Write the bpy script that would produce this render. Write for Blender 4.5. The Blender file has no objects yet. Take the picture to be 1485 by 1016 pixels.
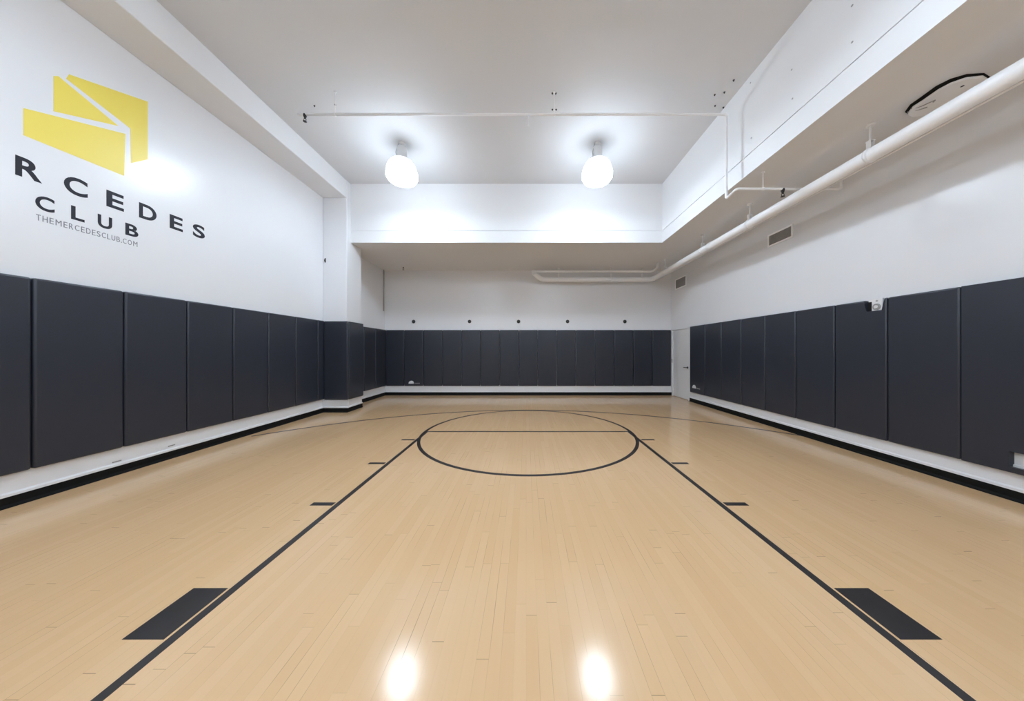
import bpy, bmesh, math, random
from mathutils import Vector, Matrix
random.seed(4)
scene = bpy.context.scene
COL = scene.collection

# ------------------------------------------------------------------ camera, world, exposure
EYE = 1.41
FPX = 422.0
cam_data = bpy.data.cameras.new('camera')
cam = bpy.data.objects.new('camera', cam_data)
COL.objects.link(cam)
cam.location = (0, 0, EYE)
cam.rotation_euler = (math.radians(90), 0, 0)
cam_data.sensor_fit = 'HORIZONTAL'
cam_data.sensor_width = 36.0
cam_data.lens = 36.0 * FPX / 1485.0
cam_data.shift_x = -20.5 / 1485.0
cam_data.shift_y = 0.5 / 1485.0
cam_data.clip_start = 0.05
scene.camera = cam

world = bpy.data.worlds.new('world')
scene.world = world
world.use_nodes = True
world.node_tree.nodes['Background'].inputs[0].default_value = (0.8, 0.85, 1.0, 1)
world.node_tree.nodes['Background'].inputs[1].default_value = 0.05

vs = scene.view_settings
scene.display_settings.display_device = 'sRGB'
vs.view_transform = 'Standard'
vs.look = 'None'
vs.gamma = 1.0
vs.use_curve_mapping = False
vs.exposure = 0.50
scene.cycles.use_denoising = True
scene.cycles.max_bounces = 12
scene.cycles.diffuse_bounces = 8
scene.cycles.sample_clamp_indirect = 8.0

GLOBE_EMIT = 32.0
GLOBE_COLOR = (0.765, 0.89, 1.02)
BULB_POWER = 222.0              # bulb inside each globe, shining down and sideways
BULB_COLOR = (0.73, 0.87, 1.02)

# ------------------------------------------------------------------ room numbers (metres)
YF, YB = -4.6, 9.25            # wall behind the camera, far wall
XL, XLB, XR = -4.68, -4.49, 4.61
ZC = 5.34                      # main ceiling
ZS = 3.957                     # underside of the dropped soffits
XS, YS = 3.22, 6.867           # inner faces of the right and far soffits
CX, CY0, CY1 = -4.128, 6.70, 7.29   # column
ZB = 4.93                      # underside of the left beam


# ------------------------------------------------------------------ node helpers
def new_mat(name):
    m = bpy.data.materials.new(name)
    m.use_nodes = True
    nt = m.node_tree
    p = nt.nodes['Principled BSDF']
    return m, nt, p


def pin(p, **kw):
    for k, v in kw.items():
        k = k.replace('_', ' ')
        if isinstance(v, tuple) and len(v) == 3:
            v = (*v, 1)
        p.inputs[k].default_value = v


def mnode(nt, op, a, b=None, c=None):
    n = nt.nodes.new('ShaderNodeMath')
    n.operation = op
    for i, x in enumerate((a, b, c)):
        if x is None:
            continue
        if isinstance(x, (int, float)):
            n.inputs[i].default_value = x
        else:
            nt.links.new(x, n.inputs[i])
    return n.outputs[0]


def mix_col(nt, fac, a, b, blend='MIX'):
    n = nt.nodes.new('ShaderNodeMix')
    n.data_type = 'RGBA'
    n.blend_type = blend
    for idx, x in ((0, fac), (6, a), (7, b)):
        if isinstance(x, (int, float)):
            n.inputs[idx].default_value = x
        elif isinstance(x, tuple):
            n.inputs[idx].default_value = (*x, 1)
        else:
            nt.links.new(x, n.inputs[idx])
    return n.outputs[2]


def noise_bump(nt, p, scale, strength, dist=0.01, detail=3.0):
    tc = nt.nodes.new('ShaderNodeNewGeometry')
    n = nt.nodes.new('ShaderNodeTexNoise')
    n.inputs['Scale'].default_value = scale
    n.inputs['Detail'].default_value = detail
    nt.links.new(tc.outputs['Position'], n.inputs['Vector'])
    b = nt.nodes.new('ShaderNodeBump')
    b.inputs['Strength'].default_value = strength
    b.inputs['Distance'].default_value = dist
    nt.links.new(n.outputs['Fac'], b.inputs['Height'])
    nt.links.new(b.outputs['Normal'], p.inputs['Normal'])
    return n


def simple(name, col, rough=0.5, metal=0.0, bump=None, **kw):
    m, nt, p = new_mat(name)
    pin(p, Base_Color=col, Roughness=rough, Metallic=metal, **kw)
    if bump:
        noise_bump(nt, p, *bump)
    else:                                   # slight mottling keeps every finish procedural
        g = nt.nodes.new('ShaderNodeNewGeometry')
        n = nt.nodes.new('ShaderNodeTexNoise')
        n.inputs['Scale'].default_value = 14
        nt.links.new(g.outputs['Position'], n.inputs['Vector'])
        r = mnode(nt, 'MULTIPLY_ADD', n.outputs['Fac'], 0.08, rough - 0.04)
        nt.links.new(r, p.inputs['Roughness'])
    return m


def paint_mat(name, col, rough, bump_scale=40.0, bump=0.03):
    m, nt, p = new_mat(name)
    pin(p, Roughness=rough)
    g = nt.nodes.new('ShaderNodeNewGeometry')
    n = nt.nodes.new('ShaderNodeTexNoise')
    n.inputs['Scale'].default_value = 0.9
    n.inputs['Detail'].default_value = 5
    nt.links.new(g.outputs['Position'], n.inputs['Vector'])
    c = mix_col(nt, n.outputs['Fac'], tuple(x * 0.965 for x in col), tuple(min(1, x * 1.03) for x in col))
    nt.links.new(c, p.inputs['Base Color'])
    noise_bump(nt, p, bump_scale, bump, 0.004)
    return m


def floor_mat():
    m, nt, p = new_mat('maple_floor')
    L = nt.links
    g = nt.nodes.new('ShaderNodeNewGeometry')
    s = nt.nodes.new('ShaderNodeSeparateXYZ')
    L.new(g.outputs['Position'], s.inputs[0])
    X, Y = s.outputs[0], s.outputs[1]
    W, LEN = 0.057, 1.15
    u = mnode(nt, 'DIVIDE', X, W)
    row = mnode(nt, 'FLOOR', u)
    fu = mnode(nt, 'FRACT', u)
    wn = nt.nodes.new('ShaderNodeTexWhiteNoise')
    wn.noise_dimensions = '1D'
    L.new(row, wn.inputs['W'])
    v = mnode(nt, 'ADD', mnode(nt, 'DIVIDE', Y, LEN), mnode(nt, 'MULTIPLY', wn.outputs['Value'], 9.7))
    colm = mnode(nt, 'FLOOR', v)
    fv = mnode(nt, 'FRACT', v)
    cb = nt.nodes.new('ShaderNodeCombineXYZ')
    L.new(row, cb.inputs[0]); L.new(colm, cb.inputs[1])
    w2 = nt.nodes.new('ShaderNodeTexWhiteNoise')
    w2.noise_dimensions = '2D'
    L.new(cb.outputs[0], w2.inputs['Vector'])
    rnd = w2.outputs['Value']
    sc = nt.nodes.new('ShaderNodeSeparateColor')
    L.new(w2.outputs['Color'], sc.inputs[0])
    # grain along each board
    gv = nt.nodes.new('ShaderNodeCombineXYZ')
    L.new(mnode(nt, 'MULTIPLY', X, 42), gv.inputs[0])
    L.new(mnode(nt, 'MULTIPLY_ADD', rnd, 31, mnode(nt, 'MULTIPLY', Y, 2.2)), gv.inputs[1])
    gn = nt.nodes.new('ShaderNodeTexNoise')
    gn.inputs['Scale'].default_value = 1.0
    gn.inputs['Detail'].default_value = 4
    L.new(gv.outputs[0], gn.inputs['Vector'])
    # broad wear over the whole court
    bn = nt.nodes.new('ShaderNodeTexNoise')
    bn.inputs['Scale'].default_value = 0.55
    bn.inputs['Detail'].default_value = 4
    L.new(g.outputs['Position'], bn.inputs['Vector'])
    base = mix_col(nt, mnode(nt, 'POWER', rnd, 1.0), FLOOR_A, FLOOR_B)
    base = mix_col(nt, mnode(nt, 'MULTIPLY', gn.outputs['Fac'], 0.35), base, FLOOR_C)
    base = mix_col(nt, mnode(nt, 'MULTIPLY', bn.outputs['Fac'], 0.30), base, FLOOR_D)
    # joints
    du = mnode(nt, 'MULTIPLY', mnode(nt, 'MINIMUM', fu, mnode(nt, 'SUBTRACT', 1, fu)), W)
    dv = mnode(nt, 'MULTIPLY', mnode(nt, 'MINIMUM', fv, mnode(nt, 'SUBTRACT', 1, fv)), LEN)

    def line(d, w):
        mr = nt.nodes.new('ShaderNodeMapRange')
        mr.inputs['From Min'].default_value = w * 0.4
        mr.inputs['From Max'].default_value = w
        mr.inputs['To Min'].default_value = 1
        mr.inputs['To Max'].default_value = 0
        L.new(d, mr.inputs['Value'])
        return mr.outputs[0]
    # some joints are wide, most are nearly closed
    patch = nt.nodes.new('ShaderNodeTexNoise')
    patch.inputs['Scale'].default_value = 1.7
    patch.inputs['Detail'].default_value = 2
    pv = nt.nodes.new('ShaderNodeCombineXYZ')
    L.new(mnode(nt, 'MULTIPLY', row, 3.3), pv.inputs[0]); L.new(Y, pv.inputs[1])
    L.new(pv.outputs[0], patch.inputs['Vector'])
    open_ = nt.nodes.new('ShaderNodeMapRange')
    open_.inputs['From Min'].default_value = 0.52
    open_.inputs['From Max'].default_value = 0.68
    open_.inputs['To Min'].default_value = 0.05
    open_.inputs['To Max'].default_value = 0.55
    L.new(patch.outputs['Fac'], open_.inputs['Value'])
    lu = mnode(nt, 'MULTIPLY', line(du, 0.0022), open_.outputs[0])
    lv = mnode(nt, 'MULTIPLY', line(dv, 0.0028), mnode(nt, 'MULTIPLY_ADD', mnode(nt, 'POWER', sc.outputs[1], 2.2), 0.9, 0.03))
    seam = mnode(nt, 'MAXIMUM', lu, lv)
    base = mix_col(nt, seam, base, (0.16, 0.09, 0.045))
    # small dents and scuffs
    vo = nt.nodes.new('ShaderNodeTexVoronoi')
    vo.inputs['Scale'].default_value = 2.1
    sv = nt.nodes.new('ShaderNodeCombineXYZ')
    L.new(X, sv.inputs[0]); L.new(mnode(nt, 'MULTIPLY', Y, 0.55), sv.inputs[1])
    L.new(sv.outputs[0], vo.inputs['Vector'])
    dot = line(vo.outputs['Distance'], 0.016)
    vs_ = nt.nodes.new('ShaderNodeSeparateColor')
    L.new(vo.outputs['Color'], vs_.inputs[0])
    dot = mnode(nt, 'MULTIPLY', dot, mnode(nt, 'MULTIPLY', mnode(nt, 'GREATER_THAN', vs_.outputs[0], 0.55), 0.6))
    base = mix_col(nt, dot, base, (0.10, 0.06, 0.04))
    L.new(base, p.inputs['Base Color'])
    pin(p, Roughness=0.5, Coat_Weight=FLOOR_COAT, Coat_Roughness=0.15, Coat_IOR=1.42, Specular_IOR_Level=0.1)
    b = nt.nodes.new('ShaderNodeBump')
    b.inputs['Strength'].default_value = 0.10
    b.inputs['Distance'].default_value = 0.004
    wv = nt.nodes.new('ShaderNodeTexNoise')
    wv.inputs['Scale'].default_value = 5.0
    wv.inputs['Detail'].default_value = 2
    L.new(g.outputs['Position'], wv.inputs['Vector'])
    L.new(mnode(nt, 'SUBTRACT', wv.outputs['Fac'], mnode(nt, 'MULTIPLY', seam, 0.5)), b.inputs['Height'])
    L.new(b.outputs['Normal'], p.inputs['Normal'])
    L.new(b.outputs['Normal'], p.inputs['Coat Normal'])
    return m


FLOOR_A = (0.745, 0.492, 0.266)
FLOOR_B = (0.785, 0.535, 0.302)
FLOOR_C = (0.690, 0.440, 0.225)
FLOOR_D = (0.745, 0.475, 0.250)
FLOOR_COAT = 1.0

M = {}
M['wall'] = paint_mat('white_wall_paint', (0.79, 0.80, 0.825), 0.27)
M['ceiling'] = paint_mat('white_ceiling_paint', (0.675, 0.685, 0.705), 0.65)
M['soffit'] = paint_mat('white_soffit_paint', (0.79, 0.795, 0.81), 0.5)
M['trim'] = paint_mat('white_trim_paint', (0.80, 0.80, 0.81), 0.38)
M['floor'] = floor_mat()
M['line'] = simple('black_court_paint', (0.010, 0.007, 0.008), 0.4, Coat_Weight=0.3, Coat_Roughness=0.14)
M['rubber'] = simple('black_rubber', (0.007, 0.007, 0.007), 0.6, Specular_IOR_Level=0.15)
M['pipe'] = paint_mat('white_pipe_paint', (0.86, 0.865, 0.88), 0.42, 60, 0.05)
M['steel'] = simple('grey_steel', (0.42, 0.42, 0.42), 0.4, 0.6)
M['dark'] = simple('dark_metal', (0.03, 0.03, 0.03), 0.5)
M['void'] = simple('painted_opening_shade', (0.012, 0.011, 0.010), 0.9)  # near-black colour that paints the shade in gaps and recesses
M['grille'] = simple('grey_grille', (0.36, 0.35, 0.34), 0.5, 0.3)
M['plastic'] = simple('white_plastic', (0.78, 0.78, 0.79), 0.4)
M['yellow'] = simple('yellow_vinyl', (0.86, 0.70, 0.11), 0.38)
M['letter'] = simple('charcoal_vinyl', (0.022, 0.022, 0.032), 0.5, Specular_IOR_Level=0.25)
M['url'] = simple('grey_vinyl', (0.22, 0.22, 0.25), 0.45)
M['plaster'] = paint_mat('bare_white_plaster', (0.93, 0.93, 0.94), 0.6)
M['housing'] = simple('white_enamel', (0.75, 0.75, 0.75), 0.35)


def pad_mat():
    m, nt, p = new_mat('charcoal_vinyl_pad')
    g = nt.nodes.new('ShaderNodeNewGeometry')
    n = nt.nodes.new('ShaderNodeTexNoise')
    n.inputs['Scale'].default_value = 2.3
    n.inputs['Detail'].default_value = 5
    nt.links.new(g.outputs['Position'], n.inputs['Vector'])
    c = mix_col(nt, n.outputs['Fac'], (0.027, 0.031, 0.044), (0.031, 0.035, 0.049))
    nt.links.new(c, p.inputs['Base Color'])
    r = mnode(nt, 'MULTIPLY_ADD', n.outputs['Fac'], 0.06, 0.31)
    nt.links.new(r, p.inputs['Roughness'])
    pin(p, Specular_IOR_Level=0.5)
    # soft wrinkles of the vinyl
    mp = nt.nodes.new('ShaderNodeMapping')
    mp.inputs['Scale'].default_value = (1.4, 1.4, 6.0)
    nt.links.new(g.outputs['Position'], mp.inputs['Vector'])
    w = nt.nodes.new('ShaderNodeTexNoise')
    w.inputs['Scale'].default_value = 1.6
    w.inputs['Detail'].default_value = 4
    nt.links.new(mp.outputs['Vector'], w.inputs['Vector'])
    b = nt.nodes.new('ShaderNodeBump')
    b.inputs['Strength'].default_value = 0.06
    b.inputs['Distance'].default_value = 0.02
    nt.links.new(w.outputs['Fac'], b.inputs['Height'])
    nt.links.new(b.outputs['Normal'], p.inputs['Normal'])
    return m


M['pad'] = pad_mat()


def glow_mat(name, emit):
    m = bpy.data.materials.new(name)
    m.use_nodes = True
    nt = m.node_tree
    nt.nodes.clear()
    out = nt.nodes.new('ShaderNodeOutputMaterial')
    e = nt.nodes.new('ShaderNodeEmission')
    e.inputs['Color'].default_value = (*GLOBE_COLOR, 1)
    g = nt.nodes.new('ShaderNodeNewGeometry')
    w = nt.nodes.new('ShaderNodeTexNoise')
    w.inputs['Scale'].default_value = 9
    nt.links.new(g.outputs['Position'], w.inputs['Vector'])
    nt.links.new(mnode(nt, 'MULTIPLY_ADD', w.outputs['Fac'], emit * 0.1, emit * 0.95), e.inputs['Strength'])
    tr = nt.nodes.new('ShaderNodeBsdfTransparent')
    mx = nt.nodes.new('ShaderNodeMixShader')
    mx.inputs[0].default_value = 0.5
    nt.links.new(tr.outputs[0], mx.inputs[1])
    nt.links.new(e.outputs[0], mx.inputs[2])
    nt.links.new(mx.outputs[0], out.inputs['Surface'])
    return m


M['glow'] = glow_mat('lit_acrylic_globe', GLOBE_EMIT)
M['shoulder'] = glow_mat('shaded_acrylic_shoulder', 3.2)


# ------------------------------------------------------------------ mesh helpers
def obj(name, bm, mat, parent=None, loc=None):
    me = bpy.data.meshes.new(name)
    bmesh.ops.recalc_face_normals(bm, faces=bm.faces[:])
    bm.to_mesh(me)
    bm.free()
    for mt in (mat if isinstance(mat, (list, tuple)) else [mat]):
        me.materials.append(mt)
    o = bpy.data.objects.new(name, me)
    COL.objects.link(o)
    if loc:
        o.location = loc
    if parent is not None:
        o.parent = parent
        o.matrix_parent_inverse = Matrix.Translation(-Vector(parent.location)) if loc is None else Matrix()
    return o


def thing(name, label, cat, loc=(0, 0, 0), group=None):
    o = bpy.data.objects.new(name, None)
    o.empty_display_size = 0.1
    COL.objects.link(o)
    o.location = loc
    tag(o, label, cat, group)
    return o


def tag(o, label, cat, group=None):
    o['label'] = label
    o['category'] = cat
    if group:
        o['group'] = group
    return o


def struct(name, bm, mat, label=None, parent=None):
    o = obj(name, bm, mat, parent)
    if parent is None:
        o['kind'] = 'structure'
        if label:
            o['label'] = label
    return o


def box(bm, x0, x1, y0, y1, z0, z1, bevel=0.0, seg=2, mi=0):
    r = bmesh.ops.create_cube(bm, size=1.0)
    vs_ = r['verts']
    for v in vs_:
        v.co = Vector(((x0 + x1) / 2 + v.co.x * (x1 - x0), (y0 + y1) / 2 + v.co.y * (y1 - y0), (z0 + z1) / 2 + v.co.z * (z1 - z0)))
    fs = {f for v in vs_ for f in v.link_faces}
    for f in fs:
        f.material_index = mi
    if bevel > 0:
        es = list({e for v in vs_ for e in v.link_edges})
        rr = bmesh.ops.bevel(bm, geom=es, offset=bevel, segments=seg, affect='EDGES', profile=0.5)
        for f in rr['faces']:
            f.smooth = True
            f.material_index = mi
    return vs_


def bx(*a, **k):
    bm = bmesh.new()
    box(bm, *a, **k)
    return bm


def prism(bm, pts, n, thick, bevel=0.0, seg=3):
    """extrude the 3D polygon pts along n by thick; rounds the far face's rim."""
    n = Vector(n).normalized()
    a = [bm.verts.new(Vector(q)) for q in pts]
    b = [bm.verts.new(Vector(q) + n * thick) for q in pts]
    k = len(pts)
    bm.faces.new(a[::-1])
    top = bm.faces.new(b)
    for i in range(k):
        bm.faces.new((a[i], a[(i + 1) % k], b[(i + 1) % k], b[i]))
    if bevel > 0:
        es = list(top.edges) + [e for v in b for e in v.link_edges if e not in top.edges]
        rr = bmesh.ops.bevel(bm, geom=list(set(es)), offset=bevel, segments=seg, affect='EDGES', profile=0.5)
        for f in rr['faces']:
            f.smooth = True


def lathe(bm, prof, c, axis='Z', n=32, mi=0, smooth=True):
    c = Vector(c)
    rings = []
    for r, z in prof:
        ring = []
        for i in range(n):
            t = 2 * math.pi * i / n
            q = Vector((r * math.cos(t), r * math.sin(t), z))
            if axis == 'Y':
                q = Vector((q.x, q.z, q.y))
            elif axis == 'X':
                q = Vector((q.z, q.x, q.y))
            ring.append(bm.verts.new(c + q))
        rings.append(ring)
    for a, b in zip(rings, rings[1:]):
        for i in range(n):
            f = bm.faces.new((a[i], a[(i + 1) % n], b[(i + 1) % n], b[i]))
            f.smooth = smooth
            f.material_index = mi
    for ring in (rings[0], rings[-1]):
        f = bm.faces.new(ring)
        f.material_index = mi


def rounded(pts, rad, k=6):
    pts = [Vector(q) for q in pts]
    out = [pts[0]]
    for i in range(1, len(pts) - 1):
        a, b, c = pts[i - 1], pts[i], pts[i + 1]
        d1, d2 = (a - b), (c - b)
        r = min(rad, d1.length * 0.45, d2.length * 0.45)
        p0, p2 = b + d1.normalized() * r, b + d2.normalized() * r
        for j in range(k + 1):
            t = j / k
            out.append(p0 * (1 - t) ** 2 + b * 2 * t * (1 - t) + p2 * t * t)
    out.append(pts[-1])
    return out


def tube(bm, pts, r, n=16, bend=0.0):
    pts = rounded(pts, bend) if bend > 0 and len(pts) > 2 else [Vector(q) for q in pts]
    t0 = (pts[1] - pts[0]).normalized()
    up = Vector((0, 0, 1)) if abs(t0.z) < 0.9 else Vector((1, 0, 0))
    nrm = (up - t0 * up.dot(t0)).normalized()
    rings = []
    for i, q in enumerate(pts):
        if i == 0:
            t = t0
        elif i == len(pts) - 1:
            t = (pts[i] - pts[i - 1]).normalized()
        else:
            t = ((pts[i] - pts[i - 1]).normalized() + (pts[i + 1] - pts[i]).normalized()).normalized()
        nrm = (nrm - t * nrm.dot(t)).normalized()
        bn = t.cross(nrm)
        rings.append([bm.verts.new(q + (nrm * math.cos(2 * math.pi * j / n) + bn * math.sin(2 * math.pi * j / n)) * r) for j in range(n)])
    for a, b in zip(rings, rings[1:]):
        for i in range(n):
            f = bm.faces.new((a[i], a[(i + 1) % n], b[(i + 1) % n], b[i]))
            f.smooth = True
    bm.faces.new(rings[0]); bm.faces.new(rings[-1])


# ------------------------------------------------------------------ room shell
T = 0.18
floor = struct('floor', bx(XL - T, XR + T, YF - T, YB + T, -0.12, 0.0), M['floor'], 'glossy maple strip floor of the half court')
struct('ceiling', bx(XL - T, XR + T, YF - T, YB + T, ZC, ZC + 0.12), M['ceiling'], 'white painted ceiling with the globe lights')
struct('wall_left', bx(XL - T, XL, YF, CY0 + 0.2, 0, ZC), M['wall'], 'white wall carrying the yellow emblem')
struct('wall_left_rear', bx(XL - T, XLB, CY1 - 0.2, YB, 0, ZC), M['wall'], 'short white wall behind the column')
struct('wall_back', bx(XL - T, XR + T, YB, YB + T, 0, ZC), M['wall'], 'white far wall under the soffit')
struct('wall_front', bx(XL - T, XR + T, YF - T, YF, 0, ZC), M['wall'])
struct('added_dado', bx(XL, XR, YF, YF + 0.05, 0.3, 2.1), M['pad'], 'unseen charcoal dado added to darken reflections in the far pads')  # unseen dark panel added so the far pads reflect less white
# right wall has a real opening for the door
DY0, DY1, DZ = 8.185, 9.195, 2.085
bm = bmesh.new()
box(bm, XR, XR + T, YF, DY0, 0, ZC)
box(bm, XR, XR + T, DY0, DY1, DZ, ZC)
box(bm, XR, XR + T, DY1, YB, 0, ZC)
struct('wall_right', bm, M['wall'], 'white wall below the big pipe')
struct('column', bx(XL, CX, CY0, CY1, 0, ZC, bevel=0.012), M['wall'], 'white square column in front of the far corner')
struct('beam', bx(XL, CX - 0.01, YF, CY0 + 0.02, ZB, ZC, bevel=0.012), M['soffit'], 'white beam along the top of the emblem wall')
# dropped soffits; a proud band runs along their lower edge
BZ = 4.238
bm = bmesh.new()
box(bm, XS, XR, YF, YB, ZS, ZC)
box(bm, XS - 0.014, XS, YF, YS, ZS, BZ - 0.007)
box(bm, XS - 0.014, XS, YF, YS, BZ + 0.007, ZC)
struct('soffit_right', bm, M['soffit'], 'long white dropped soffit above the big pipe')
bm = bmesh.new()
box(bm, XLB, XS, YS, YB, ZS, ZC)
box(bm, CX, XS - 0.014, YS - 0.014, YS, ZS, BZ - 0.007)
box(bm, CX, XS - 0.014, YS - 0.014, YS, BZ + 0.007, ZC)
struct('soffit_back', bm, M['soffit'], 'white dropped soffit across the far end')

# ------------------------------------------------------------------ baseboards and white kick strips
bm = bmesh.new(); w = bmesh.new()
H0, H1 = 0.10, 0.34
TB = 0.030


def base_seg(axis, at, sgn, a, b, first=True):
    """black rubber base and white board above it along a wall; sgn points into the room."""
    prof_b = [(0, 0), (TB + 0.012, 0), (TB + 0.010, 0.012), (TB, 0.030), (TB, H0), (0, H0)]
    prof_w = [(0, H0), (TB + 0.004, H0), (TB + 0.004, H0 + 0.022), (0.012, H0 + 0.034), (0.012, H1), (0, H1)]
    for m_, prof in ((bm, prof_b), (w, prof_w)):
        def P(s, q):
            return (at + sgn * q[0], s, q[1]) if axis == 'X' else (s, at + sgn * q[0], q[1])
        va = [m_.verts.new(P(a, q)) for q in prof]
        vb = [m_.verts.new(P(b, q)) for q in prof]
        k = len(prof)
        m_.faces.new(va); m_.faces.new(vb[::-1])
        for i in range(k):
            m_.faces.new((va[i], vb[i], vb[(i + 1) % k], va[(i + 1) % k]))


def flush(name_b, name_w, lab):
    global bm, w
    struct(name_b, bm, M['rubber'], 'black rubber base ' + lab)
    struct(name_w, w, M['trim'], 'white kick board ' + lab)
    bm = bmesh.new(); w = bmesh.new()


base_seg('X', XL, 1, YF, CY0 - TB - 0.014)
flush('baseboard_left', 'trim_1', 'under the pads of the emblem wall')
base_seg('Y', CY0, -1, XL, CX + TB + 0.012)
base_seg('X', CX, 1, CY0, CY1)
flush('baseboard_column', 'trim_2', 'wrapping the column')
base_seg('X', XLB, 1, CY1, YB)
flush('baseboard_left_rear', 'trim_3', 'between column and far wall')
base_seg('Y', YB, -1, XLB + TB + 0.014, XR)
flush('baseboard_back', 'trim_4', 'along the far wall')
base_seg('X', XR, -1, YF, DY0 - 0.03)
flush('baseboard_right', 'trim_5', 'under the pads beside the door')
for yy, zz in ((3.318, 0.150), (3.83, 0.165)):
    t = struct('slot', bx(XL + 0.011, XL + 0.018, yy - 0.035, yy + 0.035, zz - 0.006, zz + 0.006), M['grille'], parent=bpy.data.objects['trim_1'])
    t['label'] = 'small grey slot'

# ------------------------------------------------------------------ door in the right wall
door = struct('door_1', bx(XR + 0.012, XR + 0.055, DY0 + 0.065, DY1 - 0.035, 0.012, DZ - 0.035, bevel=0.002, seg=1), M['trim'],
              'plain white door at the far end of the right wall')
bm = bmesh.new()
box(bm, XR - 0.012, XR + 0.07, DY0, DY0 + 0.065, 0, DZ)
box(bm, XR - 0.012, XR + 0.07, DY1 - 0.035, DY1, 0, DZ)
box(bm, XR - 0.012, XR + 0.07, DY0 + 0.065, DY1 - 0.035, DZ - 0.035, DZ)
obj('door_frame', bm, M['trim'], door)
bm = bmesh.new()
lathe(bm, [(0.030, 0), (0.030, -0.012), (0.012, -0.014), (0.012, -0.050)], (XR + 0.012, DY0 + 0.135, 0.93), 'X', 20)
tube(bm, [(XR - 0.036, DY0 + 0.135, 0.93), (XR - 0.040, DY0 + 0.17, 0.93), (XR - 0.036, DY0 + 0.275, 0.928)], 0.011, 10, 0.02)
obj('door_handle', bm, M['dark'], door)
bm = bmesh.new()
lathe(bm, [(0.008, 0.0), (0.008, 0.12)], (XR - 0.014, DY1 - 0.030, 1.04), 'Z', 10)
obj('hinge', bm, M['dark'], door)

# ------------------------------------------------------------------ court markings: parts of the floor
CXM = 0.029
LW = 0.05


def flat(name, poly, z, label):
    m_ = bmesh.new()
    a = [m_.verts.new((x, y, 0.0)) for x, y in poly]
    b = [m_.verts.new((x, y, z)) for x, y in poly]
    k = len(poly)
    m_.faces.new(a[::-1]); m_.faces.new(b)
    for i in range(k):
        m_.faces.new((a[i], a[(i + 1) % k], b[(i + 1) % k], b[i]))
    o = obj(name, m_, M['line'], floor)
    o['label'] = label
    return o


def arc(name, cx, cy, r0, r1, t0, t1, n, z, label):
    m_ = bmesh.new()
    full = abs(t1 - t0 - 2 * math.pi) < 1e-6
    cols = []
    for i in range(n if full else n + 1):
        t = t0 + (t1 - t0) * i / n
        c, s = math.cos(t), math.sin(t)
        cols.append([m_.verts.new((cx + r * c, cy + r * s, zz)) for r, zz in ((r0, 0), (r0, z), (r1, z), (r1, 0))])
    k = len(cols)
    for i in range(k if full else k - 1):
        a, b = cols[i], cols[(i + 1) % k]
        for j in range(4):
            m_.faces.new((a[j], b[j], b[(j + 1) % 4], a[(j + 1) % 4]))
    if not full:
        m_.faces.new(cols[0]); m_.faces.new(cols[-1])
    o = obj(name, m_, M['line'], floor)
    o['label'] = label
    return o


def dpt(y):
    return FPX * EYE / (y - 508.5)


FT = 5.085
for s in (-1, 1):
    e0, e1 = CXM + s * 1.735, CXM + s * 1.785
    flat('lane_line', [(min(e0, e1), -1.0), (max(e0, e1), -1.0), (max(e0, e1), FT + 0.02), (min(e0, e1), FT + 0.02)], 0.0010,
         'black painted lane line')
    i0, i1 = CXM + s * 1.800, CXM + s * 2.005
    flat('lane_block', [(min(i0, i1), dpt(927)), (max(i0, i1), dpt(927)), (max(i0, i1), dpt(852.5)), (min(i0, i1), dpt(852.5))], 0.0012,
         'wide black painted lane block')
    for yy in (730.5, 671.5, 637.3):
        d = dpt(yy)
        i0, i1 = CXM + s * 1.800, CXM + s * 2.005
        flat('lane_mark', [(min(i0, i1), d - 0.027), (max(i0, i1), d - 0.027), (max(i0, i1), d + 0.027), (min(i0, i1), d + 0.027)], 0.0012,
             'short black painted lane space mark')
flat('free_throw_line', [(CXM - 1.735, FT - 0.025), (CXM + 1.735, FT - 0.025), (CXM + 1.735, FT + 0.025), (CXM - 1.735, FT + 0.025)], 0.0008,
     'black painted free throw line')
arc('free_throw_circle', CXM, 5.085, 1.765, 1.815, 0, 2 * math.pi, 160, 0.0014, 'black painted circle')
AR = 6.02
AC = 6.945 - AR
th = math.acos(4.55 / (AR - 0.05))
arc('three_point_arc', CXM, AC, AR - 0.05, AR, th, math.pi - th, 120, 0.0016, 'thin dark three point arc')

# ------------------------------------------------------------------ wall pads
PT = 0.05
ORD = ['first', 'second', 'third', 'fourth', 'fifth', 'sixth', 'seventh', 'eighth', 'ninth', 'tenth', 'eleventh', 'twelfth',
       'thirteenth', 'fourteenth', 'fifteenth']
GAP = 0.005


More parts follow.
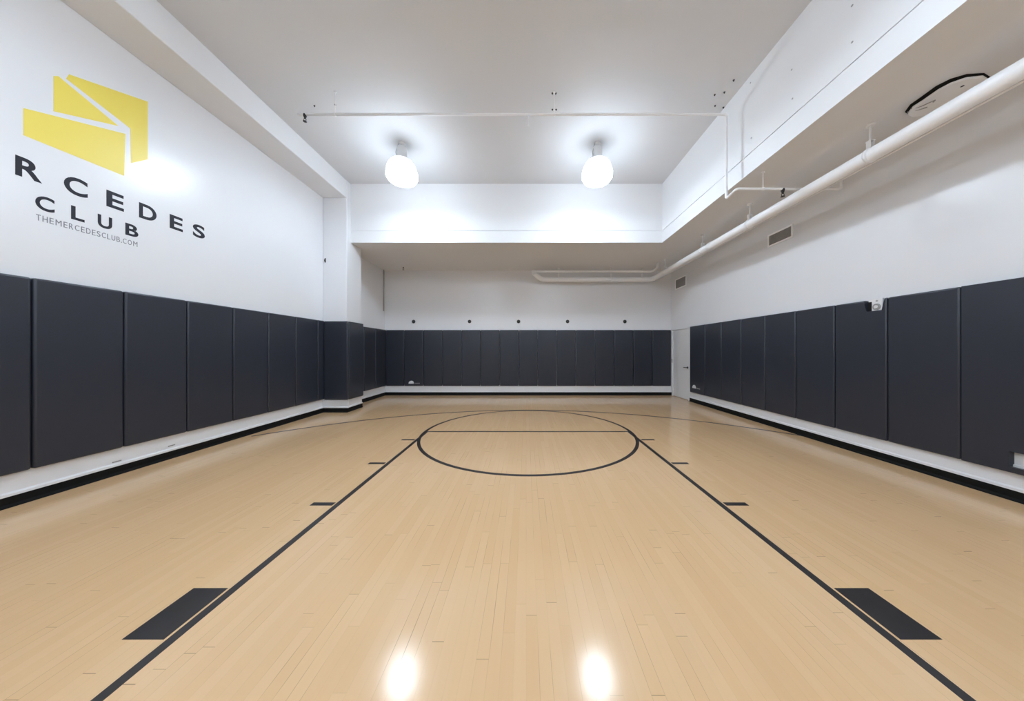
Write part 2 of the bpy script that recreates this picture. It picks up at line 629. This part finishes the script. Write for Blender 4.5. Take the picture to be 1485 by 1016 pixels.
def pad(axis, at, sgn, a, b, z0, z1, label, group, notch=None):
    """padded panel; axis is the wall's normal, at its wall plane, a..b along it."""
    n = (sgn, 0, 0) if axis == 'X' else (0, sgn, 0)
    a, b = a + GAP, b - GAP

    def P(s, z):
        return (at, s, z) if axis == 'X' else (s, at, z)
    poly = [(a, z0), (b, z0), (b, z1), (a, z1)]
    if notch and notch[0] == 'top':
        _, n0, n1, nz = notch
        poly = [(a, z0), (b, z0), (b, z1), (n1, z1), (n1, nz), (n0, nz), (n0, z1), (a, z1)]
    m_ = bmesh.new()
    if notch and notch[0] == 'hole':
        _, h0, h1, hz0, hz1 = notch
        # four strips round a box shaped cut-out, welded into one mesh
        xs, zs = [a, h0, h1, b], [z0, hz0, hz1, z1]
        N = Vector(n)
        grid = {}
        for k in (0, 1):
            for i, x in enumerate(xs):
                for j, z in enumerate(zs):
                    grid[i, j, k] = m_.verts.new(Vector(P(x, z)) + N * (PT * k))
        for k in (0, 1):
            for i in range(3):
                for j in range(3):
                    if (i, j) != (1, 1):
                        m_.faces.new((grid[i, j, k], grid[i + 1, j, k], grid[i + 1, j + 1, k], grid[i, j + 1, k]))
        for i in range(3):
            for j in (0, 3):
                m_.faces.new((grid[i, j, 0], grid[i + 1, j, 0], grid[i + 1, j, 1], grid[i, j, 1]))
                m_.faces.new((grid[j, i, 0], grid[j, i + 1, 0], grid[j, i + 1, 1], grid[j, i, 1]))
        for (p, q) in (((1, 1), (2, 1)), ((2, 1), (2, 2)), ((2, 2), (1, 2)), ((1, 2), (1, 1))):
            m_.faces.new((grid[p[0], p[1], 0], grid[q[0], q[1], 0], grid[q[0], q[1], 1], grid[p[0], p[1], 1]))
    else:
        prism(m_, [P(s, z) for s, z in poly], n, PT, bevel=0.019)
    o = obj('wall_pad', m_, M['pad'])
    tag(o, label, 'wall pad', group)
    return o


def logo_tag(p, axis, at, sgn, s0, z0, dirn):
    """small white maker's tag: a rounded blob and a grey strip of small type."""
    m_ = bmesh.new()

    def P(s, z):
        return (at, s0 + dirn * s, z0 + z) if axis == 'X' else (s0 + dirn * s, at, z0 + z)
    n = (sgn, 0, 0) if axis == 'X' else (0, sgn, 0)
    pts = [(0.0, 0.0), (0.165, 0.0), (0.175, 0.03), (0.15, 0.075), (0.10, 0.095), (0.05, 0.085), (0.01, 0.05)]
    prism(m_, [P(*q) for q in pts], n, 0.003)
    o = obj('logo_tag', m_, M['plastic'], p)
    o['label'] = 'small white printed tag'
    m_ = bmesh.new()
    for i in range(6):
        s = 0.195 + i * 0.028
        prism(m_, [P(s, 0.0), P(s + 0.020, 0.0), P(s + 0.020, 0.026), P(s, 0.026)], n, 0.003)
    o2 = obj('tag_print', m_, M['steel'], p)
    o2['label'] = 'grey strip of tiny print'


GL, GR, GB = 'wall pads on the emblem wall', 'wall pads beside the white door', 'wall pads on the far wall'
# emblem wall, counted from the column toward the camera
edges = [6.698, 6.474] + [5.850 - 0.6235 * k for k in range(7)]
for k in range(len(edges) - 1):
    extra = 'narrow filler wall pad at the column on the emblem wall' if k == 0 else \
        'tall charcoal wall pad on the emblem wall, %s from the column' % ORD[k - 1]
    pad('X', XL, 1, edges[k + 1], edges[k], 0.300, 2.098, extra, GL)
# column
p1 = pad('Y', CY0, -1, XL + PT, CX + PT, 0.288, 2.09, 'charcoal wall pad on the front of the white column', 'wall pads round the column')
p2 = pad('X', CX, 1, CY0, CY1 + 0.02, 0.288, 2.09, 'charcoal wall pad on the side of the white column', 'wall pads round the column')
# recess behind the column
for k, (a, b) in enumerate(((7.37, 7.98), (7.98, 8.59), (8.59, 9.252))):
    pad('X', XLB, 1, a, b, 0.300, 2.075, ['charcoal wall pad hidden just behind the column', 'charcoal wall pad in the recess between column and corner',
                                         'charcoal wall pad in the recess touching the far corner'][k], 'wall pads in the recess behind the column')
# far wall
be = [-4.438] + [-3.859 + 0.604 * k for k in range(14)] + [4.590]
for k in range(15):
    lab = '%s charcoal wall pad from the column corner on the far wall' % ORD[k]
    if k == 1:
        lab = 'charcoal far wall pad with a small white tag near its bottom'
    if k == 14:
        lab = 'charcoal far wall pad next to the white door'
    p = pad('Y', YB, -1, be[k], be[k + 1], 0.300, 2.070, lab, GB)
    if k == 1:
        logo_tag(p, 'Y', YB - PT, -1, -3.72, 0.372, 1)
# right wall, counted from the door
re_ = [8.12] + [3.054 + 0.6243 * k for k in range(7, -1, -1)] + [3.054 - 0.6243]
for k in range(len(re_) - 1):
    a, b = re_[k + 1], re_[k]
    lab = '%s charcoal wall pad from the white door' % ORD[k]
    notch = None
    if k == 0:
        lab = 'charcoal wall pad next to the door with small white tag'
    if abs(a - 3.678) < 0.01:
        lab = 'charcoal wall pad with a notch cut for the white wall plate'
        notch = ('top', 3.715, 3.915, 1.915)
    if k == len(re_) - 2:
        lab = 'charcoal wall pad with a low cut-out for a white outlet'
        notch = ('hole', 2.555, 2.748, 0.318, 0.462)
    p = pad('X', XR, -1, a, b, 0.266, 2.085, lab, GR, notch)
    if k == 0:
        logo_tag(p, 'X', XR - PT, -1, 7.985, 0.395, -1)

# wall plate in the notch, outlet in the low cut-out
t = thing('wall_plate', 'small white wall plate with a round grey ring above the pads', 'wall plate', (XR, 3.80, 1.99))
obj('shade_backing', bx(XR - 0.004, XR, 3.712, 3.918, 1.912, 2.062), M['void'], t)  # black sheet paints the shade in the notch around the plate
obj('plate', bx(XR - 0.030, XR, 3.742, 3.858, 1.925, 2.095, bevel=0.004), M['plastic'], t)
m_ = bmesh.new()
lathe(m_, [(0.042, 0), (0.042, -0.010), (0.026, -0.010), (0.026, -0.003)], (XR - 0.030, 3.80, 1.985), 'X', 24)
obj('ring', m_, M['steel'], t)
m_ = bmesh.new()
lathe(m_, [(0.022, 0), (0.022, -0.016), (0.016, -0.020)], (XR - 0.030, 3.80, 1.985), 'X', 20)
obj('knob', m_, M['plastic'], t)
m_ = bmesh.new()
lathe(m_, [(0.012, 0), (0.012, -0.004)], (XR - 0.030, 3.80, 2.062), 'X', 16)
obj('button', m_, M['steel'], t)

t = thing('wall_outlet', 'white wall outlet sunk in the low cut-out of a pad', 'outlet', (XR, 2.64, 0.39))
obj('cover', bx(XR - 0.014, XR, 2.575, 2.695, 0.345, 0.452, bevel=0.004), M['plastic'], t)
for dy in (-0.03, 0.03):
    m_ = bmesh.new()
    lathe(m_, [(0.018, 0), (0.018, -0.003)], (XR - 0.014, 2.635 + dy, 0.398), 'X', 16)
    obj('socket', m_, M['steel'], t)

# ------------------------------------------------------------------ black pegs along the far wall
for i, x in enumerate((600, 681, 752, 823, 906)):
    X = (x - 763) * YB / FPX
    m_ = bmesh.new()
    lathe(m_, [(0.050, 0), (0.056, -0.012), (0.050, -0.030), (0.030, -0.040), (0.012, -0.042)], (X, YB, 2.341), 'Y', 20)
    o = obj('wall_peg', m_, M['dark'])
    tag(o, '%s round black peg from the column above the far wall pads' % ORD[i], 'peg', 'round black pegs on the far wall')

# ------------------------------------------------------------------ emblem and lettering on the left wall
logo = thing('wall_logo', 'yellow folded emblem with dark lettering on the white wall', 'sign', (XL, 3.17, 2.9))


def wall_pt(x, y):
    d = FPX * -XL / (763 - x)
    return d, EYE + (508.5 - y) * d / FPX


def zp(px, py):
    return wall_pt(px / 3.1765, 80 + py / 3.1765)


for poly in ([(246, 96), (268, 96), (545, 326), (246, 258)],
             [(318, 88), (680, 214), (680, 480), (603, 497), (601, 338), (304, 108)],
             [(107, 243), (577, 362), (572, 556), (107, 368)]):
    m_ = bmesh.new()
    prism(m_, [(XL, *zp(*q)) for q in poly], (1, 0, 0), 0.002)
    o = obj('emblem_panel', m_, M['yellow'], logo)
    o['label'] = 'yellow panel of the emblem'

dg_tmp = []


def glyph(ch, bold):
    cu = bpy.data.curves.new('glyph', 'FONT')
    cu.body = ch
    cu.size = 1.0
    cu.offset = bold
    cu.resolution_u = 6
    o = bpy.data.objects.new('glyph', cu)
    COL.objects.link(o)
    bpy.context.view_layer.update()
    dg = bpy.context.evaluated_depsgraph_get()
    me = bpy.data.meshes.new_from_object(o.evaluated_get(dg))
    bpy.data.objects.remove(o)
    bpy.data.curves.remove(cu)
    return me


def lettering(name, items, bold, mat, label):
    """items: (char, y0, y1, z0, z1): each letter fitted to its box on the wall."""
    m_ = bmesh.new()
    for ch, y0, y1, z0, z1 in items:
        if name == 'letter':
            m_ = bmesh.new()
        me = glyph(ch, bold)
        xs = [v.co.x for v in me.vertices]; zs = [v.co.y for v in me.vertices]
        ax, bx_, az, bz = min(xs), max(xs), min(zs), max(zs)
        vv = [m_.verts.new((XL + 0.002, y0 + (v.co.x - ax) / (bx_ - ax) * (y1 - y0), z0 + (v.co.y - az) / max(1e-6, bz - az) * (z1 - z0))) for v in me.vertices]
        fs = []
        for pl in me.polygons:
            try:
                fs.append(m_.faces.new([vv[i] for i in pl.vertices]))
            except ValueError:
                pass
        ex = bmesh.ops.extrude_face_region(m_, geom=fs)
        for v in ex['geom']:
            if isinstance(v, bmesh.types.BMVert):
                v.co.x -= 0.002
        bpy.data.meshes.remove(me)
        if name == 'letter':
            obj(name, m_, mat, logo)['label'] = label + ' ' + ch
    if name != 'letter':
        obj(name, m_, mat, logo)['label'] = label


SC = XL / -4.6 * FPX / 432.0


def yy_(x):
    return FPX * -XL / (763 - x)


ZB1, ZT1 = 3.025, 3.208
row1 = [('M', 2.06, 2.245), ('E', 2.375, 2.51),
        ('R', yy_(22), yy_(61)), ('C', yy_(92.5), yy_(127)), ('E', yy_(154.3), yy_(179.5)), ('D', yy_(201.5), yy_(226.9)),
        ('E', yy_(246), yy_(265)), ('S', yy_(279.6), yy_(297))]
lettering('letter', [(c, a, b, ZB1, ZT1) for c, a, b in row1], 0.024, M['letter'], 'large charcoal capital letter')
row2 = [('C', yy_(51), yy_(79)), ('L', yy_(103), yy_(122.5)), ('U', yy_(141.7), yy_(162.5)), ('B', yy_(181.7), yy_(200.5))]
lettering('letter', [(c, a, b, 2.768, 2.908) for c, a, b in row2], 0.024, M['letter'], 'smaller charcoal capital letter')
s_ = 'THEMERCEDESCLUB.COM'
wid = {'T': 1.0, 'H': 1.15, 'E': 0.95, 'M': 1.4, 'R': 1.05, 'C': 1.15, 'D': 1.15, 'S': 1.0, 'L': 0.9, 'U': 1.1, 'B': 1.05, '.': 0.35, 'O': 1.25}
tot = sum(wid[c] for c in s_)
y0u, y1u = yy_(51), yy_(200.5)
pos = y0u
it = []
for c in s_:
    ww = wid[c] / tot * (y1u - y0u)
    it.append((c, pos + ww * 0.12, pos + ww * 0.84, 2.660, 2.660 + (0.010 if c == '.' else 0.058)))
    pos += ww
lettering('lettering', it, 0.0, M['url'], 'line of small thin grey letters')

# ------------------------------------------------------------------ globe lights
LX = (-2.355, 1.347)


def globe_light(x, y, label, group):
    t = thing('globe_light', label, 'ceiling light', (x, y, ZC), group)
    m_ = bmesh.new()
    lathe(m_, [(0.062, 0.0), (0.062, -0.018), (0.040, -0.030), (0.014, -0.032), (0.014, -0.075)], (x, y, ZC), 'Z', 24)
    obj('canopy', m_, M['housing'], t)
    m_ = bmesh.new()
    lathe(m_, [(0.050, -0.070), (0.085, -0.080), (0.092, -0.110), (0.092, -0.250), (0.120, -0.285), (0.195, -0.345), (0.195, -0.365), (0.10, -0.365)],
          (x, y, ZC), 'Z', 28)
    obj('housing', m_, M['housing'], t)
    m_ = bmesh.new()
    lathe(m_, [(0.279, -0.545), (0.282, -0.645), (0.242, -0.706), (0.165, -0.728), (0.08, -0.730)],
          (x, y, ZC), 'Z', 20, smooth=True)
    obj('globe', m_, M['glow'], t)
    m_ = bmesh.new()
    lathe(m_, [(0.201, -0.366), (0.225, -0.395), (0.252, -0.440), (0.270, -0.500), (0.279, -0.544)], (x, y, ZC), 'Z', 20, smooth=True)
    obj('shoulder', m_, M['shoulder'], t)
    m_ = bmesh.new()
    tube(m_, [(x - 0.05, y - 0.02, ZC), (x - 0.07, y - 0.04, ZC - 0.10), (x - 0.10, y - 0.05, ZC - 0.20), (x - 0.088, y - 0.04, ZC - 0.24)], 0.006, 8, 0.06)
    obj('cord', m_, M['steel'], t)
    ld = bpy.data.lights.new('bulb', 'SPOT')
    ld.energy = BULB_POWER
    ld.color = BULB_COLOR
    ld.spot_size = math.radians(178)
    ld.spot_blend = 0.5
    ld.shadow_soft_size = 0.09
    lo = bpy.data.objects.new('bulb', ld)
    COL.objects.link(lo)
    lo.location = (0, 0, -0.52)
    lo.parent = t
    return t


for i, x in enumerate(LX):
    globe_light(x, 5.52, ['glowing white globe light nearer the beam and emblem wall', 'glowing white globe light nearer the right soffit'][i],
                'globe lights on the ceiling')
for yy in (1.3, -2.8):
    for x in LX:
        globe_light(x, yy, 'glowing white globe light hanging from the ceiling behind the viewpoint', 'globe lights behind the viewpoint')

# ------------------------------------------------------------------ big white pipe under the right soffit
PX, PY, PZ, PR = 3.88, 8.98, 3.61, 0.0755
t = thing('drain_pipe', 'thick white pipe under the right soffit bending along the far wall', 'pipe', (PX, 4.0, ZS))
m_ = bmesh.new()
tube(m_, [(PX, -4.5, PZ), (PX, PY, PZ), (0.46, PY, PZ), (0.22, 8.66, 3.735)], PR, 24, 0.16)
obj('pipe_run', m_, M['pipe'], t)
m_ = bmesh.new()
tube(m_, [(0.16, 8.60, 3.757), (3.72, 8.60, 3.757), (3.80, 8.44, 3.80), (3.80, 8.40, ZS)], 0.030, 14, 0.06)
obj('return_run', m_, M['pipe'], t)
for yy in (1.3, 6.10):
    m_ = bmesh.new()
    lathe(m_, [(PR, -0.07), (PR + 0.008, -0.065), (PR + 0.008, 0.065), (PR, 0.07)], (PX, yy, PZ), 'Y', 24)
    obj('coupling', m_, M['pipe'], t)
m_ = bmesh.new()
tube(m_, [(PX + 0.062, -4.5, PZ - 0.064), (PX + 0.062, 8.6, PZ - 0.064)], 0.012, 8)
obj('conduit', m_, M['pipe'], t)


def hanger(x, y, along):
    m_ = bmesh.new()
    ax = 'Y' if along == 'Y' else 'X'
    lathe(m_, [(PR + 0.001, -0.016), (PR + 0.007, -0.016), (PR + 0.007, 0.016), (PR + 0.001, 0.016)], (x, y, PZ), ax, 24)
    h = 0.045
    for s in (-1, 1):
        if along == 'Y':
            box(m_, x + s * 0.020 - 0.003, x + s * 0.020 + 0.003, y - h / 2, y + h / 2, PZ + PR - 0.004, PZ + PR + 0.085)
        else:
            box(m_, x - h / 2, x + h / 2, y + s * 0.020 - 0.003, y + s * 0.020 + 0.003, PZ + PR - 0.004, PZ + PR + 0.085)
    box(m_, x - 0.026, x + 0.026, y - 0.026, y + 0.026, PZ + PR + 0.078, PZ + PR + 0.09)
    lathe(m_, [(0.010, PZ + PR + 0.07), (0.010, ZS)], (x, y, 0), 'Z', 10)
    lathe(m_, [(0.034, ZS - 0.022), (0.040, ZS - 0.010), (0.040, ZS)], (x, y, 0), 'Z', 16)
    obj('hanger', m_, M['pipe'], t)


for yy in (1.55, 3.28, 5.05, 6.40, 8.12):
    hanger(PX, yy, 'Y')
for xx in (1.00, 2.617, 3.575):
    hanger(xx, PY, 'X')

# ------------------------------------------------------------------ sprinkler pipe across the ceiling and down the soffit
SPY, SPZ = 4.42, 4.998


def sprinkler_head(m_, x, y, z):
    lathe(m_, [(0.016, 0), (0.020, -0.014), (0.013, -0.024), (0.013, -0.040)], (x, y, z), 'Z', 12)
    for s in (-1, 1):
        tube(m_, [(x + s * 0.012, y, z - 0.036), (x + s * 0.022, y, z - 0.058), (x + s * 0.006, y, z - 0.080)], 0.004, 6)
    lathe(m_, [(0.026, -0.080), (0.026, -0.085), (0.006, -0.088)], (x, y, z), 'Z', 12)


t = thing('sprinkler_pipe', 'thin white sprinkler pipe crossing the ceiling and dropping past the soffit', 'pipe', (0, SPY, ZC))
m_ = bmesh.new()
tube(m_, [(-3.46, SPY, SPZ), (3.04, SPY, SPZ), (3.04, SPY, 3.716), (3.0, 4.15, 3.716), (4.46, 4.15, 3.716), (4.50, 4.15, 3.74), (4.50, 4.15, ZS)], 0.019, 12, 0.05)
obj('pipe_run', m_, M['pipe'], t)
for X, Y, Z in ((-3.36, SPY, SPZ - 0.016), (3.66, 4.15, 3.70)):
    m_ = bmesh.new()
    lathe(m_, [(0.024, 0.02), (0.024, -0.01)], (X, Y, Z), 'Z', 12)
    sprinkler_head(m_, X, Y, Z - 0.008)
    obj('sprinkler_head', m_, M['dark'], t)['label'] = 'dark sprinkler head'
m_ = bmesh.new()
tube(m_, [(0.035, SPY, SPZ), (0.035, SPY, SPZ - 0.17)], 0.012, 10)
obj('drop_nipple', m_, M['pipe'], t)
for X, Y, Z, top in ((-2.90, SPY, SPZ, ZC), (0.43, SPY, SPZ, ZC), (3.38, 4.15, 3.716, ZS)):
    m_ = bmesh.new()
    lathe(m_, [(0.0205, -0.010), (0.024, -0.010), (0.024, 0.010), (0.0205, 0.010)], (X, Y, Z), 'X', 14)
    lathe(m_, [(0.005, Z + 0.02), (0.005, top)], (X, Y, 0), 'Z', 8)
    lathe(m_, [(0.016, top - 0.012), (0.020, top)], (X, Y, 0), 'Z', 10)
    obj('hanger', m_, M['pipe'], t)

# lone sprinkler under the far soffit
m_ = bmesh.new()
sprinkler_head(m_, -3.74, 8.86, ZS - 0.0)
o = obj('fire_sprinkler', m_, M['dark'])
tag(o, 'small dark sprinkler head under the far soffit near the column', 'sprinkler')

# conduit in the far corner behind the column
m_ = bmesh.new()
tube(m_, [(XLB + 0.016, 9.14, 2.66), (XLB + 0.016, 9.14, ZS)], 0.014, 10)
o = obj('conduit', m_, M['steel'])
tag(o, 'thin grey upright conduit in the corner behind the column', 'conduit')

# small black bracket on the column front
m_ = bmesh.new()
box(m_, -4.635, -4.610, CY0 - 0.012, CY0, 3.44, 3.54, bevel=0.003, seg=1)
tube(m_, [(-4.622, CY0 - 0.006, 3.52), (-4.622, CY0 - 0.03, 3.50), (-4.622, CY0 - 0.03, 3.46)], 0.008, 8)
o = obj('bracket', m_, M['dark'])
tag(o, 'tiny black bracket high on the white column', 'bracket')

# bolt stubs on ceiling and soffit face
for i, (x, y) in enumerate(((801, 135), (806, 135), (801, 158.5), (806.5, 158.5), (1036.5, 137), (1050.5, 133.5), (1037, 153), (1049, 155.5), (1064, 116), (486, 151.5), (456, 153))):
    d = (ZC - EYE) * FPX / (508.5 - y)
    X = (x - 763) * d / FPX
    m_ = bmesh.new()
    lathe(m_, [(0.013, 0), (0.013, -0.006), (0.007, -0.007), (0.007, -0.02)], (X, d, ZC), 'Z', 10)
    o = obj('anchor_bolt', m_, M['dark'])
    tag(o, 'tiny dark anchor bolt stub sticking out of the white ceiling', 'bolt', 'anchor bolts in the ceiling')
for i, (x, y) in enumerate(((1238, 61), (1150, 101), (1238, 8), (1151, 143), (1091, 200), (1090, 120))):
    d = FPX * XS / (x - 763)
    Z = EYE + (508.5 - y) * d / FPX
    m_ = bmesh.new()
    lathe(m_, [(0.010, 0), (0.010, -0.004)], (XS - 0.014, d, Z), 'X', 10)
    o = obj('screw_cap', m_, M['steel'])
    tag(o, 'tiny grey screw cap on the face of the right soffit', 'screw', 'screw caps on the soffit face')

# ------------------------------------------------------------------ loose patch panel under the soffit
t = thing('patch_panel', 'loose white patch panel over a dark gap above the big pipe', 'panel', (4.15, 2.9, ZS))
gap_shade = [(4.035, 3.10), (3.972, 3.01), (3.962, 2.92), (3.944, 2.80), (3.974, 2.725), (4.055, 2.678), (4.20, 2.668), (4.335, 2.712), (4.38, 2.88), (4.31, 3.11), (4.15, 3.145)]
m_ = bmesh.new()
prism(m_, [(x, y, ZS) for x, y in gap_shade], (0, 0, -1), 0.006)  # black plate carries the shade of the gap in its colour
obj('opening', m_, M['void'], t)['label'] = 'black plate painted as the shade in the gap behind the panel'
pan = [(4.05, 3.09), (3.985, 3.00), (3.985, 2.92), (3.968, 2.80), (3.99, 2.735), (4.06, 2.685), (4.20, 2.675), (4.33, 2.72), (4.37, 2.88), (4.30, 3.10), (4.15, 3.13)]
m_ = bmesh.new()
prism(m_, [(x, y, ZS - 0.016) for x, y in pan], (0, 0, -1), 0.022, bevel=0.006)
for f in m_.verts:
    f.co.z += (f.co.x - 4.2) * 0.05
obj('panel', m_, M['plaster'], t)
m_ = bmesh.new()
tube(m_, [(3.99, 3.02, ZS - 0.035), (4.04, 2.98, ZS - 0.048), (4.08, 2.90, ZS - 0.046), (4.10, 2.93, ZS - 0.042)], 0.006, 8, 0.03)
tube(m_, [(4.02, 3.07, ZS - 0.030), (4.08, 3.02, ZS - 0.046), (4.12, 2.99, ZS - 0.046)], 0.005, 8, 0.03)
obj('wire', m_, M['grille'], t)['label'] = 'loose grey wire'
m_ = bmesh.new()
lathe(m_, [(0.012, ZS - 0.030), (0.012, ZS - 0.044)], (4.13, 2.755, 0), 'Z', 10)
obj('screw', m_, M['dark'], t)


# ------------------------------------------------------------------ air vents on the right wall
def vent(y0, y1, z0, z1, nsl, label):
    t = thing('air_vent', label, 'vent', (XR, (y0 + y1) / 2, z0), 'air vents on the right wall')
    F = 0.032
    m_ = bmesh.new()
    box(m_, XR - 0.014, XR, y0 - F, y0, z0 - F, z1 + F, bevel=0.003, seg=1)
    box(m_, XR - 0.014, XR, y1, y1 + F, z0 - F, z1 + F, bevel=0.003, seg=1)
    box(m_, XR - 0.014, XR, y0, y1, z0 - F, z0, bevel=0.003, seg=1)
    box(m_, XR - 0.014, XR, y0, y1, z1, z1 + F, bevel=0.003, seg=1)
    obj('frame', m_, M['plaster'], t)
    obj('shade_backing', bx(XR - 0.003, XR, y0, y1, z0, z1), M['void'], t)  # black sheet stands in for the shade inside the vent
    m_ = bmesh.new()
    for k in range(nsl):
        y = y0 + (k + 0.5) / nsl * (y1 - y0)
        box(m_, XR - 0.011, XR - 0.003, y - 0.0075, y + 0.0075, z0, z1)
    box(m_, XR - 0.012, XR - 0.009, y0, y1, (z0 + z1) / 2 - 0.004, (z0 + z1) / 2 + 0.004)
    obj('grille', m_, M['grille'], t)


vent(5.05, 5.51, 3.402, 3.575, 20, 'white framed air vent on the wall below the big pipe')
vent(8.40, 8.95, 3.315, 3.570, 22, 'white framed air vent above the white door')
